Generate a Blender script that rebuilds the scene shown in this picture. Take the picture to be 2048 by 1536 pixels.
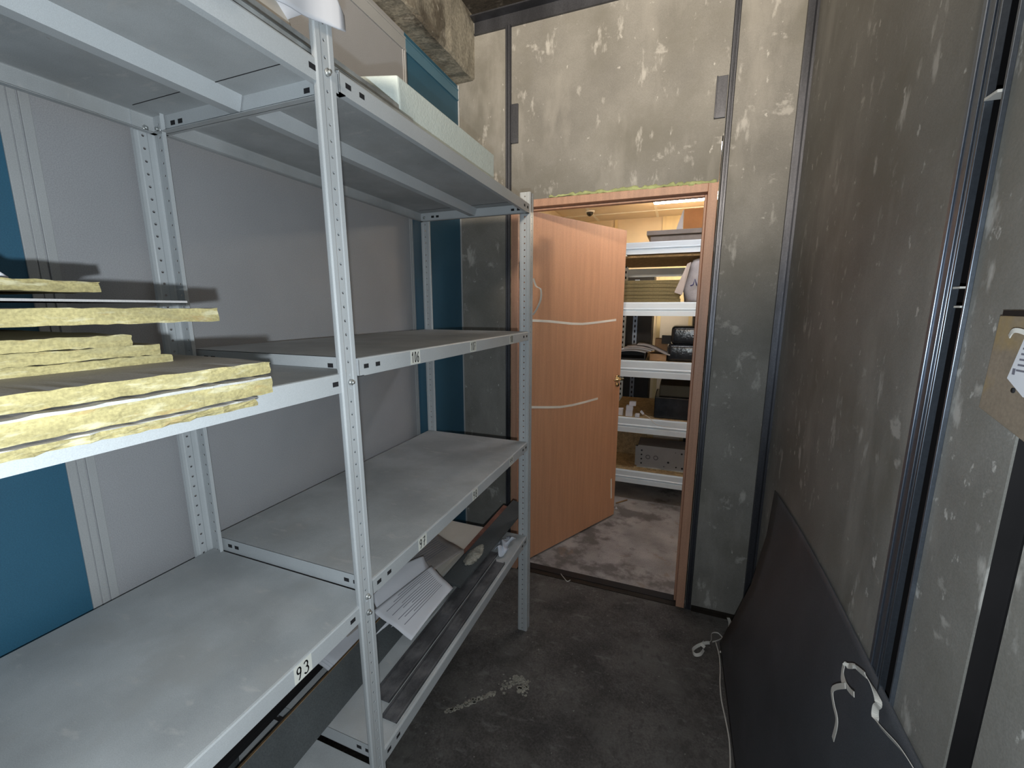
import bpy, math, random
from mathutils import Vector, Matrix
random.seed(7)
for o in list(bpy.data.objects): bpy.data.objects.remove(o)
SC = bpy.context.scene
COL = SC.collection
R = math.radians

# ---------------------------------------------------------------- camera
def cam_axes(yaw, pit, rol):
    y, t, r = R(yaw), R(pit), R(rol)
    F = Vector((math.sin(y)*math.cos(t), math.cos(y)*math.cos(t), math.sin(t)))
    Rt = F.cross(Vector((0, 0, 1))).normalized(); U = Rt.cross(F)
    return Rt*math.cos(r)+U*math.sin(r), -Rt*math.sin(r)+U*math.cos(r), F
cd = bpy.data.cameras.new('camera'); cam = bpy.data.objects.new('camera', cd); COL.objects.link(cam)
cr, cu, cf = cam_axes(-21.188, -10.197, 0.086)
m = Matrix((cr, cu, -cf)).transposed().to_4x4(); m.translation = Vector((1.1374, -2.157, 1.5336))
cam.matrix_world = m
cd.sensor_width = 36; cd.lens = 845.45/2048*36; cd.clip_start = .02; cd.clip_end = 60
SC.camera = cam

# ---------------------------------------------------------------- world, exposure
w = bpy.data.worlds.new('world'); SC.world = w; w.use_nodes = True
bg = w.node_tree.nodes['Background']; bg.inputs[0].default_value = (.6, .7, .9, 1); bg.inputs[1].default_value = .02
SC.view_settings.view_transform = 'Standard'; SC.view_settings.look = 'None'
SC.view_settings.exposure = 0; SC.view_settings.gamma = 1; SC.view_settings.use_curve_mapping = False

# ---------------------------------------------------------------- lights
def light(name, kind, loc, energy, color, **kw):
    l = bpy.data.lights.new(name, kind); l.energy = energy; l.color = color
    for k, v in kw.items(): setattr(l, k, v)
    o = bpy.data.objects.new(name, l); COL.objects.link(o); o.location = loc
    return o
# hand lamp of the person taking the photo, held just under the camera
light('hand_lamp', 'POINT', (1.137, -2.163, 1.467), 33, (.86, .95, 1.0), shadow_soft_size=.008)
# added lamp, unseen, high up behind, to brighten the top of the far wall
wl = light('added_spot', 'SPOT', (1.05, -3.5, 2.35), 720, (1.0, .87, .70), shadow_soft_size=.10)
wl.data.spot_size = R(86); wl.data.spot_blend = 1.0
wl.rotation_euler = (Vector((.80, 0, 4.0))-wl.location).to_track_quat('-Z', 'Y').to_euler()

# ---------------------------------------------------------------- materials
def mat(name, base, rough=.6, metal=0, var=.08, vscale=6, grain=.0, gscale=400, bump=.0, bscale=60,
        stretch=(1, 1, 1), scuff=None, spec=.5, detail=6, second=None, emit=None):
    M = bpy.data.materials.new(name); M.use_nodes = True
    nt = M.node_tree; N = nt.nodes; L = nt.links; b = N['Principled BSDF']
    b.inputs['Roughness'].default_value = rough; b.inputs['Metallic'].default_value = metal
    b.inputs['Specular IOR Level'].default_value = spec
    tc = N.new('ShaderNodeTexCoord')
    def noise(scale, st=stretch, det=detail, off=0.0, rg=.55):
        mp = N.new('ShaderNodeMapping'); mp.inputs['Scale'].default_value = st; mp.inputs['Location'].default_value = (off, off*1.3, off*.7)
        n = N.new('ShaderNodeTexNoise'); n.inputs['Scale'].default_value = scale; n.inputs['Detail'].default_value = det
        n.inputs['Roughness'].default_value = rg
        L.new(tc.outputs['Object'], mp.inputs['Vector']); L.new(mp.outputs[0], n.inputs['Vector']); return n.outputs['Fac']
    def ramp(src, a, c0, bb, c1):
        r = N.new('ShaderNodeValToRGB'); e = r.color_ramp.elements
        e[0].position = a; e[0].color = c0; e[1].position = bb; e[1].color = c1; L.new(src, r.inputs[0]); return r.outputs[0]
    def mix(f, A, B, mode='MIX'):
        x = N.new('ShaderNodeMix'); x.data_type = 'RGBA'; x.blend_type = mode
        if isinstance(f, float): x.inputs[0].default_value = f
        else: L.new(f, x.inputs[0])
        for s, v in ((6, A), (7, B)):
            if isinstance(v, tuple): x.inputs[s].default_value = v
            else: L.new(v, x.inputs[s])
        return x.outputs[2]
    c = tuple(base)+(1,)
    lo = tuple(max(0, v*(1-var)) for v in base)+(1,); hi = tuple(min(1, v*(1+var)) for v in base)+(1,)
    if second: hi = tuple(second)+(1,)
    col = ramp(noise(vscale), .35, lo, .65, hi)
    if grain:
        g = noise(gscale, (1, 1, 1), 2, 3.1)
        col = mix(1.0, col, ramp(g, .3, (1-grain,)*3+(1,), .7, (1+grain*.6 if grain < .6 else 1.3,)*3+(1,)), 'MULTIPLY')
    for s in (scuff or []):
        sc, st, thr, wid, colr, amt, off = s
        f = ramp(noise(sc, st, 5, off, .6), thr, (0, 0, 0, 1), thr+wid, (amt, amt, amt, 1))
        col = mix(f, col, tuple(colr)+(1,))
    L.new(col, b.inputs['Base Color'])
    if bump:
        bp = N.new('ShaderNodeBump'); bp.inputs['Strength'].default_value = bump; bp.inputs['Distance'].default_value = .004
        L.new(noise(bscale, stretch, 4, 9.0), bp.inputs['Height']); L.new(bp.outputs[0], b.inputs['Normal'])
    if emit:
        b.inputs['Emission Color'].default_value = tuple(emit[0])+(1,); b.inputs['Emission Strength'].default_value = emit[1]
    return M
ENAMEL = mat('grey_enamel', (.47, .495, .515), .42, 0, .05, 5, .10, 900, .05, 300)
SHELFM = mat('dusty_grey_enamel', (.40, .415, .425), .6, 0, .16, 5, .12, 700, .05, 200,
             scuff=[(7, (1, 1, 1), .54, .12, (.36, .36, .355), .5, 4), (16, (1, 2.5, 1), .60, .10, (.50, .49, .475), .5, 2), (60, (1, 1, 1), .72, .03, (.25, .23, .21), .7, 11)])
DARKHOLE = mat('slot_shadow', (.012, .012, .015), .9)
WHITEPANEL = mat('light_grey_wall_panel', (.36, .365, .385), .55, 0, .05, 3, .16, 500, .05, 400)
BLUEPANEL = mat('blue_wall_panel', (.030, .118, .195), .45, 0, .08, 3, .14, 500, .05, 400)
BLUETRIM = mat('pale_blue_trim', (.10, .22, .31), .45, 0, .05, 5)
TRIMM = mat('pale_grey_trim', (.40, .41, .42), .5, 0, .05, 5, .1, 500)
scf = [(2.5, (1, 1, 1), .46, .2, (.16, .153, .13), .75, 12.), (5, (1, 1, .3), .54, .16, (.36, .345, .32), .6, 1.0), (15, (1, 1, .4), .61, .08, (.52, .505, .48), .7, 5.0),
       (30, (1, 1, .7), .65, .05, (.60, .585, .56), .7, 8.0), (9, (1, 1, 1.3), .64, .06, (.50, .485, .46), .6, 21.0)]
CEMENT = mat('scuffed_cement_board', (.235, .228, .212), .55, 0, .18, 3, .14, 350, .12, 90, scuff=scf)
STEEL = mat('dark_steel', (.115, .12, .14), .40, .8, .3, 8, .15, 200, .1, 80, stretch=(1, 1, .2))
STEELD = mat('dark_rusty_steel', (.028, .022, .017), .5, .4, .3, 8, .15, 200)
STEELB = mat('blue_grey_steel', (.20, .23, .28), .36, .85, .3, 14, .1, 200, .1, 50, stretch=(1, 1, .05))
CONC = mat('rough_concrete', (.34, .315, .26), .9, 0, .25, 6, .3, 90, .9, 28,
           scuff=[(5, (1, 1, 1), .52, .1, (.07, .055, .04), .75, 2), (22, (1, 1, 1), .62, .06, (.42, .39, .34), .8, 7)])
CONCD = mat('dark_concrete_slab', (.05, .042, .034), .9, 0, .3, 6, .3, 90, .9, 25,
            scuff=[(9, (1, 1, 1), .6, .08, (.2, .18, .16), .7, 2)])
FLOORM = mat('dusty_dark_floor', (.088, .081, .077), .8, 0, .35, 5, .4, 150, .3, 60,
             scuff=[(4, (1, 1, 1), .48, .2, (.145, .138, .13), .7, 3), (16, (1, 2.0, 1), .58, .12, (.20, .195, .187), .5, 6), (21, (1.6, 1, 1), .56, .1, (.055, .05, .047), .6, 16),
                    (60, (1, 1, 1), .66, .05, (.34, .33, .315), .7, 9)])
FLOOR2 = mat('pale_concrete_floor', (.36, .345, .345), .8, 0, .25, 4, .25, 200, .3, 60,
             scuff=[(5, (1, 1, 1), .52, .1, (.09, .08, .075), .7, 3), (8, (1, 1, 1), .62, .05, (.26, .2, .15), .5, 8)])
DOORM = mat('orange_wood_laminate', (.62, .335, .20), .5, 0, .06, 5, .10, 260, .03, 200, stretch=(9, 9, .5))
FRAMEM = mat('brown_wood_frame', (.50, .28, .19), .45, 0, .12, 5, .1, 260, 0, 60, stretch=(9, 9, .5))
WHITEPL = mat('white_inlay', (.86, .84, .78), .5)
BRASS = mat('polished_brass', (.75, .60, .35), .22, 1.0)
FOAM = mat('pale_green_foam', (.45, .50, .24), .9, 0, .2, 30, .1, 300, .8, 60)
CREAM = mat('cream_wall', (.72, .60, .42), .7, 0, .05, 3, .03)
CREAM2 = mat('yellow_cream_panel', (.70, .58, .34), .6, 0, .05, 5, .03, stretch=(6, 6, .3))
TILE = mat('cream_ceiling_tile', (.75, .66, .55), .8, 0, .03, 8, .05, 400)
LAMPM = mat('lit_tube', (.9, .9, .9), .5, emit=((1.0, .86, .66), 48))
LAMPC = mat('added_lamp_glow', (.9, .9, .9), .5, emit=((.95, .96, 1.0), 16))  # cool glow of the added far-room lamp
WOOL = mat('yellow_mineral_wool', (.40, .345, .165), .95, 0, .20, 30, .22, 300, .5, 220, stretch=(1, .35, 1.6),
           scuff=[(60, (1, .35, 1.5), .54, .1, (.58, .54, .36), .7, 4), (70, (1, .4, 1.5), .60, .08, (.36, .26, .11), .7, 9), (26, (1, .4, 1.5), .56, .1, (.33, .30, .17), .6, 14)])
FACING = mat('pale_facing', (.46, .455, .43), .9, 0, .06, 20, .1, 500)
WOOLT = mat('wool_slab_face', (.40, .39, .39), .95, 0, .06, 18, .12, 600, .1, 400)
STYRO = mat('white_polystyrene', (.66, .74, .72), .8, 0, .03, 20, .04, 500, .25, 160)
GALV = mat('galvanised_steel', (.48, .50, .50), .3, .5, .35, 14, .05, 200)
PAPER = mat('white_paper', (.66, .67, .72), .8, 0, .03, 8)
PAPERG = mat('grey_newsprint', (.30, .275, .265), .85, 0, .12, 12, .1, 300)
INK = mat('grey_ink', (.16, .16, .2), .8)
BLACKINK = mat('black_marker', (.01, .01, .014), .5)
BLUEINK = mat('blue_marker', (.03, .03, .15), .5)
LABELP = mat('label_paper', (.72, .73, .68), .6)
CARD = mat('cardboard', (.36, .22, .12), .8, 0, .12, 8, .1, 300)
CARDO = mat('orange_cardboard', (.55, .25, .09), .75, 0, .1, 8, .1, 300)
BEIGE = mat('beige_card', (.56, .52, .46), .8, 0, .05, 6)
CHIP = mat('chipboard', (.42, .30, .16), .8, 0, .25, 30, .35, 140, .2, 80)
HARDB = mat('layered_fibreboard', (.20, .16, .075), .85, 0, .25, 12, .2, 150, .4, 80, stretch=(.5, 1, 6))
PLY = mat('worn_plywood', (.235, .19, .145), .7, 0, .15, 5, .12, 200, .1, 90, scuff=[(6, (1, 1, 1), .58, .1, (.34, .24, .10), .7, 2)])
DARKB = mat('dark_grey_board', (.072, .080, .084), .55, 0, .15, 8, .2, 300, .1, 200)
BLACKB = mat('black_board', (.010, .009, .010), .6, 0, .2, 8)
PROF = mat('dusty_dark_profile', (.085, .085, .092), .5, .2, .35, 10, .2, 300, .1, 100,
           scuff=[(12, (1, .6, 1), .50, .12, (.20, .195, .20), .6, 3), (26, (1, 1, 1), .64, .05, (.04, .035, .045), .7, 6)])
EDGEW = mat('tan_board_edge', (.28, .17, .08), .8, 0, .25, 20, .2, 200)
EDGER = mat('reddish_board_edge', (.20, .085, .06), .8, 0, .25, 20, .2, 200)
SHEETM = mat('dark_sheet', (.068, .074, .086), .5, 0, .15, 3, .25, 500, .05, 300,
             scuff=[(6, (1, 1, 1), .58, .15, (.11, .11, .13), .4, 4)])
STRAP = mat('white_strap', (.62, .60, .56), .6, 0, .06, 20)
BLACKPL = mat('black_film', (.02, .023, .028), .18, 0, .3, 12, .0, 100, .6, 30)
CLOTH = mat('grey_bag_film', (.34, .33, .36), .5, 0, .15, 10, .1, 200, 1.0, 14)
BAGSIDE = mat('pale_bag_fold', (.52, .46, .44), .6)
RAILM = mat('pale_blue_rack_beam', (.74, .84, .93), .4, 0, .04, 5)
CHASSIS = mat('grey_metal_chassis', (.34, .35, .37), .4, .3, .08, 6)
OLIVE = mat('olive_case', (.06, .06, .045), .6)
WBOX = mat('white_box_card', (.60, .61, .68), .6)
PLASTER = mat('dried_plaster', (.30, .29, .25), .95, 0, .3, 30, .2, 200, 1.0, 80)
CLEARW = mat('crumpled_white_film', (.52, .56, .64), .35, 0, .2, 20, .0, 100, 1.0, 60)
GLASSB = mat('dome_camera_black', (.02, .02, .02), .15)

# ---------------------------------------------------------------- mesh builder
class MB:
    def __init__(s): s.v = []; s.f = []; s.m = []; s.sm = []
    def add(s, vs, fs, mi=0, smooth=False):
        k = len(s.v); s.v += [Vector(p) for p in vs]
        for f in fs: s.f.append([k+i for i in f]); s.m.append(mi); s.sm.append(smooth)
        return s
    def box(s, x0, x1, y0, y1, z0, z1, mi=0):
        vs = [(x, y, z) for x in (x0, x1) for y in (y0, y1) for z in (z0, z1)]
        return s.add(vs, [(0, 1, 3, 2), (4, 6, 7, 5), (0, 4, 5, 1), (2, 3, 7, 6), (0, 2, 6, 4), (1, 5, 7, 3)], mi)
    def prism(s, base, vec, mi=0):            # any polygon (3-D points) pushed along vec
        n = len(base); b = [Vector(p) for p in base]; t = [p+Vector(vec) for p in b]
        return s.add(b+t, [tuple(range(n))[::-1], tuple(range(n, 2*n))]+[(i, (i+1) % n, n+(i+1) % n, n+i) for i in range(n)], mi)
    def tube(s, pts, r, mi=0, n=8, caps=True):
        P = [Vector(p) for p in pts]; vs = []; fs = []
        for i, p in enumerate(P):
            d = (P[min(i+1, len(P)-1)]-P[max(i-1, 0)]).normalized()
            a = d.orthogonal().normalized() if i == 0 else (a-d*a.dot(d)).normalized()
            b = d.cross(a); rr = r[i] if isinstance(r, (list, tuple)) else r
            vs += [p+(a*math.cos(t)+b*math.sin(t))*rr for t in [2*math.pi*k/n for k in range(n)]]
        for i in range(len(P)-1):
            for k in range(n): fs.append((i*n+k, i*n+(k+1) % n, (i+1)*n+(k+1) % n, (i+1)*n+k))
        if caps: fs += [tuple(range(n))[::-1], tuple(range((len(P)-1)*n, len(P)*n))]
        return s.add(vs, fs, mi, True)
    def ribbon(s, pts, side, wd, th=.0012, mi=0):   # flat tape following pts, width along 'side'
        P = smooth_path(pts, 6); side = [Vector(side)]*len(P) if not isinstance(side, list) else side
        vs = []; fs = []
        for i, p in enumerate(P):
            d = (P[min(i+1, len(P)-1)]-P[max(i-1, 0)]).normalized()
            k = side[min(i*len(side)//len(P), len(side)-1)]; u = (k-d*k.dot(d)); u = (u.normalized() if u.length > 1e-4 else d.orthogonal().normalized())
            nn = d.cross(u)*th*.5; u = u*wd*.5
            vs += [p-u-nn, p+u-nn, p+u+nn, p-u+nn]
        for i in range(len(P)-1):
            for k in range(4): fs.append((4*i+k, 4*i+(k+1) % 4, 4*i+4+(k+1) % 4, 4*i+4+k))
        fs += [(3, 2, 1, 0), tuple(4*(len(P)-1)+k for k in range(4))]
        return s.add(vs, fs, mi, False)
    def grid(s, fn, nu, nv, th, mi=0, mi2=None):      # thick curved sheet: fn(u,v)->point
        P = [[Vector(fn(i/nu, j/nv)) for j in range(nv+1)] for i in range(nu+1)]
        top = []; bot = []
        for i in range(nu+1):
            for j in range(nv+1):
                a = P[min(i+1, nu)][j]-P[max(i-1, 0)][j]; b = P[i][min(j+1, nv)]-P[i][max(j-1, 0)]
                n = a.cross(b).normalized(); top.append(P[i][j]+n*th*.5); bot.append(P[i][j]-n*th*.5)
        k = len(top); g = lambda i, j: i*(nv+1)+j; fs = []
        for i in range(nu):
            for j in range(nv):
                fs.append((g(i, j), g(i+1, j), g(i+1, j+1), g(i, j+1)))
        s.add(top, fs, mi, True)
        s.add(bot, [f[::-1] for f in fs], mi if mi2 is None else mi2, True)
        k0 = len(s.v)-2*k
        ring = [g(i, 0) for i in range(nu+1)]+[g(nu, j) for j in range(1, nv+1)]+[g(i, nv) for i in range(nu-1, -1, -1)]+[g(0, j) for j in range(nv-1, 0, -1)]
        for a, b in zip(ring, ring[1:]+ring[:1]):
            s.f.append([k0+a, k0+k+a, k0+k+b, k0+b]); s.m.append(mi); s.sm.append(False)
        return s
def smooth_path(pts, n):
    P = [Vector(p) for p in pts]
    if len(P) < 3: return P
    out = []
    for i in range(len(P)-1):
        p0, p1, p2, p3 = P[max(i-1, 0)], P[i], P[i+1], P[min(i+2, len(P)-1)]
        for k in range(n):
            t = k/n; out.append(.5*((2*p1)+(p2-p0)*t+(2*p0-5*p1+4*p2-p3)*t*t+(3*p1-p0-3*p2+p3)*t**3))
    return out+[P[-1]]
def build(name, mb, mats, parent=None, bevel=0, root=None):
    me = bpy.data.meshes.new(name)
    if parent is None:
        xs = [p.x for p in mb.v]; ys = [p.y for p in mb.v]; zs = [p.z for p in mb.v]
        o0 = Vector(((min(xs)+max(xs))/2, (min(ys)+max(ys))/2, min(zs))) if root is None else Vector(root)
    else:
        t = parent
        o0 = Vector((0, 0, 0))
        while t: o0 = o0+Vector(t.location); t = t.parent
    me.from_pydata([tuple(p-o0) for p in mb.v], [], mb.f)
    for mm in (mats if isinstance(mats, (list, tuple)) else [mats]): me.materials.append(mm)
    for p, i, sm in zip(me.polygons, mb.m, mb.sm): p.material_index = i; p.use_smooth = sm
    import bmesh
    bm = bmesh.new(); bm.from_mesh(me); bmesh.ops.recalc_face_normals(bm, faces=bm.faces); bm.to_mesh(me); bm.free()
    o = bpy.data.objects.new(name, me); COL.objects.link(o)
    if parent is None: o.location = o0
    else: o.parent = parent
    if bevel:
        b = o.modifiers.new('b', 'BEVEL'); b.width = bevel; b.segments = 2; b.limit_method = 'ANGLE'; b.angle_limit = R(40)
    return o
def tag(o, label, cat, group=None, kind=None):
    if label: o['label'] = label
    if cat: o['category'] = cat
    if group: o['group'] = group
    if kind: o['kind'] = kind
    return o
def struct(name, mb, mats, label=None, cat=None, bevel=0):
    o = build(name, mb, mats, root=(0, 0, 0), bevel=bevel); o['kind'] = 'structure'
    if label: o['label'] = label
    if cat: o['category'] = cat
    return o
def thing(name, label, cat, loc, group=None):
    o = bpy.data.objects.new(name, None); COL.objects.link(o); o.location = loc; o.empty_display_size = .05
    return tag(o, label, cat, group)
def copy_tree(o, loc, label):
    c = o.copy(); COL.objects.link(c); c.location = loc; c['label'] = label
    for ch in [x for x in bpy.data.objects if x.parent == o]:
        d = ch.copy(); COL.objects.link(d); d.parent = c
        for g in [x for x in bpy.data.objects if x.parent == ch]:
            e = g.copy(); COL.objects.link(e); e.parent = d
    return c

# ================================================================ SETTING
XW = 1.559            # right wall
YB = -4.4             # wall behind the camera
HC = 2.96             # slab height
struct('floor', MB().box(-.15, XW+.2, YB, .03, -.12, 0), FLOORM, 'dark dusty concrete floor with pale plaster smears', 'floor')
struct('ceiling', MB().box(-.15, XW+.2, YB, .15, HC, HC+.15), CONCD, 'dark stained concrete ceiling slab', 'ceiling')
# left wall: light grey and blue panels
mb = MB()
mb.box(-.10, -.006, YB, 0, 0, 2.667, 2)
mb.box(-.006, 0, YB, -1.725, 0, 2.66, 1)
mb.box(-.006, 0, -1.725, -.470, 0, 2.66, 0)
mb.box(-.006, 0, -.470, 0, 0, 2.66, 1)
struct('wall_left', mb, [WHITEPANEL, BLUEPANEL, CONC], 'left wall of light grey and blue panels behind the shelving', 'wall')
tm = MB()
for y0, y1, t in ((-1.726, -1.711, .004), (-1.709, -1.697, .0025), (-1.695, -1.680, .004)): tm.box(0, t, y0, y1, 0, 2.58)
struct('trim_1', tm, TRIMM, 'grooved pale grey vertical joint trim on left wall beside the blue panel', 'trim', .001)
tm = MB().box(0, .003, -.487, -.480, 0, 2.60).box(0, .005, -.477, -.466, 0, 2.60)
struct('trim_2', tm, TRIMM, 'narrow pale vertical joint trim near the far end of left wall', 'trim', .001)
tm = MB()
for ya, yb, i in ((YB, -.466, 0), (-.466, -.009, 1)): tm.box(0, .006, ya, yb, 2.588, 2.596, i).box(0, .004, ya, yb, 2.596, 2.634, i).box(0, .006, ya, yb, 2.634, 2.642, i)
struct('trim_3', tm, [TRIMM, BLUETRIM], 'pale horizontal trim along the top of the left wall under the beam', 'trim', .001)
tm = MB().box(0, .008, -.008, -.0005, 0, 2.66)
struct('trim_4', tm, TRIMM, 'thin pale corner bead where blue panel meets the far wall', 'trim', .001)
# concrete beam with rough irregular edges
bmB = MB()
ny = 90; sec = []
for j in range(ny+1):
    y = YB+(0-YB)*j/ny; r1 = random.uniform(-.004, .004); r2 = random.uniform(-.006, .004)
    sec.append([(-.10, y, 2.668), (.088+r1, y, 2.668+abs(r2)), (.098+r2, y, 2.682+r1), (.098+r1*.5, y, 2.80), (.098+r2*.6, y, 2.90), (.090, y, HC), (-.10, y, HC)])
vs = [p for s_ in sec for p in s_]; n = 7; fs = []
for j in range(ny):
    for k in range(n): fs.append((j*n+k, j*n+(k+1) % n, (j+1)*n+(k+1) % n, (j+1)*n+k))
fs += [tuple(range(n))[::-1], tuple(range(ny*n, ny*n+n))]
bmB.add(vs, fs)
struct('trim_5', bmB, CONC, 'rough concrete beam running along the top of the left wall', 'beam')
# far wall with the door opening
D0, D1, DH = .298, 1.264, 2.072
mb = MB().box(-.10, D0, 0, .07, 0, HC)
mb.box(D0, D1, 0, .07, DH, HC)
mb.box(D1, D1+.005, 0, .07, 2.26, HC)
mb.box(D1+.005, XW+.1, 0, .07, 0, HC)
struct('wall_back', mb, CEMENT, 'scuffed cement board far wall around the open doorway', 'wall')
# right wall: boards with open joints
mb = MB()
mb.box(XW+.028, XW+.12, YB, 0, 0, HC, 1)
for y0, y1 in ((-1.178, 0), (-1.424, -1.274), (-2.72, -1.474), (YB, -2.77)):
    mb.box(XW, XW+.003, y0, y1, 0, HC, 0); mb.box(XW+.003, XW+.028, y0-.0004, y1+.0004, 0, HC, 1)
struct('wall_right', mb, [CEMENT, BLACKB], 'right wall of dark scuffed cement boards with open joints', 'wall')
struct('wall_front', MB().box(-.1, XW+.1, YB-.1, YB, 0, HC), CEMENT, 'cement board wall behind the camera', 'wall')
# steel channels
def chan(x0, x1, y1, z0, z1):          # rounded steel channel standing on far wall, ribbed
    s = MB(); w_ = x1-x0
    s.prism([(x0, 0, z0), (x0, -y1*.7, z0), (x0+w_*.12, -y1, z0), (x0+w_*.38, -y1, z0), (x0+w_*.45, -y1*.7, z0), (x0+w_*.55, -y1*.7, z0), (x0+w_*.62, -y1, z0), (x0+w_*.88, -y1, z0), (x1, -y1*.7, z0), (x1, 0, z0)], (0, 0, z1-z0))
    return s
struct('trim_6', chan(.268, .297, .016, 0, 2.875), STEEL, 'dark steel channel on far wall left of the door', 'trim')
struct('trim_7', chan(1.271, 1.296, .014, 0, 2.875), STEEL, 'dark ribbed steel channel on far wall right of the door', 'trim')
s = MB().box(1.527, XW, -.012, 0, 0, 2.875).box(XW-.008, XW, -.045, -.012, 0, 2.875).box(1.527, 1.532, -.018, -.012, 0, 2.875)
struct('trim_8', s, STEEL, 'dark steel angle in the right corner of the far wall', 'trim')
s = MB().box(.10, XW, -.006, 0, 2.868, 2.93).box(.10, XW, -.055, 0, 2.925, 2.931).box(.10, XW, -.012, -.006, 2.868, 2.874)
struct('trim_9', s, STEEL, 'dark steel angle along the top of the far wall', 'trim')
s = MB().box(1.298, 1.524, -.020, 0, 0, .022).box(0, .266, -.020, 0, 0, .022)
struct('trim_10', s, STEELD, 'dark steel floor track at the foot of the far wall', 'trim')
# steel profiles in first joint of right wall
s = MB()
s.box(XW-.0045, XW-.0005, -1.238, -1.176, 0, HC)
s.box(XW-.007, XW-.0045, -1.192, -1.186, 0, HC).box(XW-.007, XW-.0045, -1.216, -1.211, 0, HC).box(XW-.006, XW-.0045, -1.224, -1.221, 0, HC)
s.box(XW-.011, XW, -1.242, -1.237, 0, HC)
struct('trim_11', s, STEELB, 'blue grey steel profile in the joint of the right wall', 'trim', .0008)
s = MB().box(XW-.007, XW+.0, -1.277, -1.272, 0, HC)
struct('trim_12', s, STEELB, 'thin steel edge beside the black joint of right wall', 'trim', .0008)
s = MB().box(XW+.012, XW+.028, -1.272, -1.245, 0, HC)
struct('trim_13', s, STEELD, 'brown black recessed strip inside the joint of right wall', 'trim')
for bx_, lb_ in (((XW-.012, XW+.02, -1.2715, -1.2425, 1.842, 1.846), 'pale tie bridging the black joint of right wall near the top, the widest'),
                 ((XW-.009, XW+.02, -1.262, -1.243, 1.565, 1.568), 'upper of two small pale ties in the black joint level with plywood piece'),
                 ((XW-.009, XW+.02, -1.2715, -1.255, 1.535, 1.538), 'lower of two small pale ties in the black joint level with plywood piece')):
    tag(build('joint_tie', MB().box(*bx_), STRAP), lb_, 'tie', 'ties in the wall joint')
# small steel plates beside the channels
tag(build('steel_plate', MB().box(.298, .334, -.010, -.0005, 2.347, 2.526).box(.298, .303, -.014, -.010, 2.347, 2.526), STEEL, bevel=.001),
    'small dark steel plate beside the channel left of the door, upper wall', 'plate')
tag(build('steel_plate', MB().box(1.224, 1.268, -.012, -.0005, 2.328, 2.488).box(1.224, 1.229, -.018, -.012, 2.328, 2.488), STEEL, bevel=.001),
    'small dark steel plate beside the channel right of the door, upper wall', 'plate')

# ---------------------------------------------------------------- room beyond the door
X2L, X2R, Y2, H2 = -.03, 2.9, 2.62, 2.45
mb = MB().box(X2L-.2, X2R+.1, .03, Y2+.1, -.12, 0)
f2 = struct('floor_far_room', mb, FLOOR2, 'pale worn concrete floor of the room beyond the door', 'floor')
mb = MB().box(X2L-.1, X2R+.1, .07, Y2+.1, H2, H2+.1, 0)
g = H2-.002
for x in (-.32, .28, .88, 1.48, 2.08, 2.68): mb.box(x-.012, x+.012, .07, Y2, g-.001, H2, 1)
for y in (.5, 1.1, 1.70, 2.30): mb.box(X2L, X2R, y-.012, y+.012, g-.002, H2, 1)
struct('ceiling_far_room', mb, [TILE, WHITEPL], 'cream tiled suspended ceiling beyond the door', 'ceiling')
mb = MB().box(X2L, X2R, Y2, Y2+.1, 0, H2, 0)
for x in (.15, .45, .93, 1.20, 1.60): mb.box(x, x+.03, Y2-.012, Y2, 0, H2, 1)
mb.box(.93, 1.26, Y2-.008, Y2, 0, H2, 1)
struct('wall_far_room', mb, [CREAM, CREAM2], 'cream panelled wall at the end of the far room', 'wall')
struct('wall_far_room_left', MB().box(X2L-.1, X2L, .07, Y2+.1, 0, H2), CREAM, 'cream side wall of the far room', 'wall')
struct('wall_far_room_right', MB().box(X2R, X2R+.1, .07, Y2+.1, 0, H2), CREAM, 'cream right side wall of the far room', 'wall')
struct('wall_far_room_front', MB().box(X2L-.1, D0, .07, .10, 0, H2).box(D1+.03, X2R+.1, .07, .10, 0, H2).box(D0, D1+.03, .07, .10, 2.30, H2), CREAM, 'far room side of the wall around the doorway', 'wall')
struct('trim_14', MB().box(D0+.04, D1-.04, -.012, .022, 0, .003, 0).box(D0+.04, D1-.04, .022, .072, 0, .006, 1), [STEELD, BLACKB], 'dark metal threshold strip under the open door', 'threshold')

# door: frame, leaf, handle
dr = thing('door_1', 'open orange wood laminate door with brass handle and thin white inlay lines', 'door', (.345, .05, 0))
dr['kind'] = 'structure'
fr = MB()
JW = .040
fr.box(D0, D0+JW, -.012, .10, 0, DH).box(D1-JW, D1, -.012, .10, 0, DH).box(D0+JW, D1-JW, -.012, .10, DH-.036, DH)
fr.box(D0+JW, D0+JW+.010, .030, .062, 0, DH-.036).box(D1-JW-.010, D1-JW, .030, .062, 0, DH-.036).box(D0+JW+.01, D1-JW-.01, .030, .062, DH-.046, DH-.036)
build('door_frame', fr, FRAMEM, dr, bevel=.002)
h0 = Vector((.350, .045, 0)); dl = Vector((.466, .885, 0)).normalized(); dn = Vector((dl.y, -dl.x, 0))   # along leaf, out of the visible face
def LP(s_, z, o_=0): p = h0+dl*s_+dn*o_; return Vector((p.x, p.y, z))
lf = MB().prism([LP(.045, .012), LP(.932, .012), LP(.932, .012, -.04), LP(.045, .012, -.04)], (0, 0, 2.030))
leaf = build('door_leaf', lf, DOORM, dr, bevel=.0015)
def leafline(pts, wd):
    s = MB()
    for (a, za), (b, zb) in zip(pts, pts[1:]):
        d = Vector((b-a, zb-za)).normalized(); n_ = Vector((-d.y, d.x))*wd/2
        s.prism([LP(a+n_.x, za+n_.y, .0002), LP(b+n_.x, zb+n_.y, .0002), LP(b-n_.x, zb-n_.y, .0002), LP(a-n_.x, za-n_.y, .0002)], dn*.0012)
    return s
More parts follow.
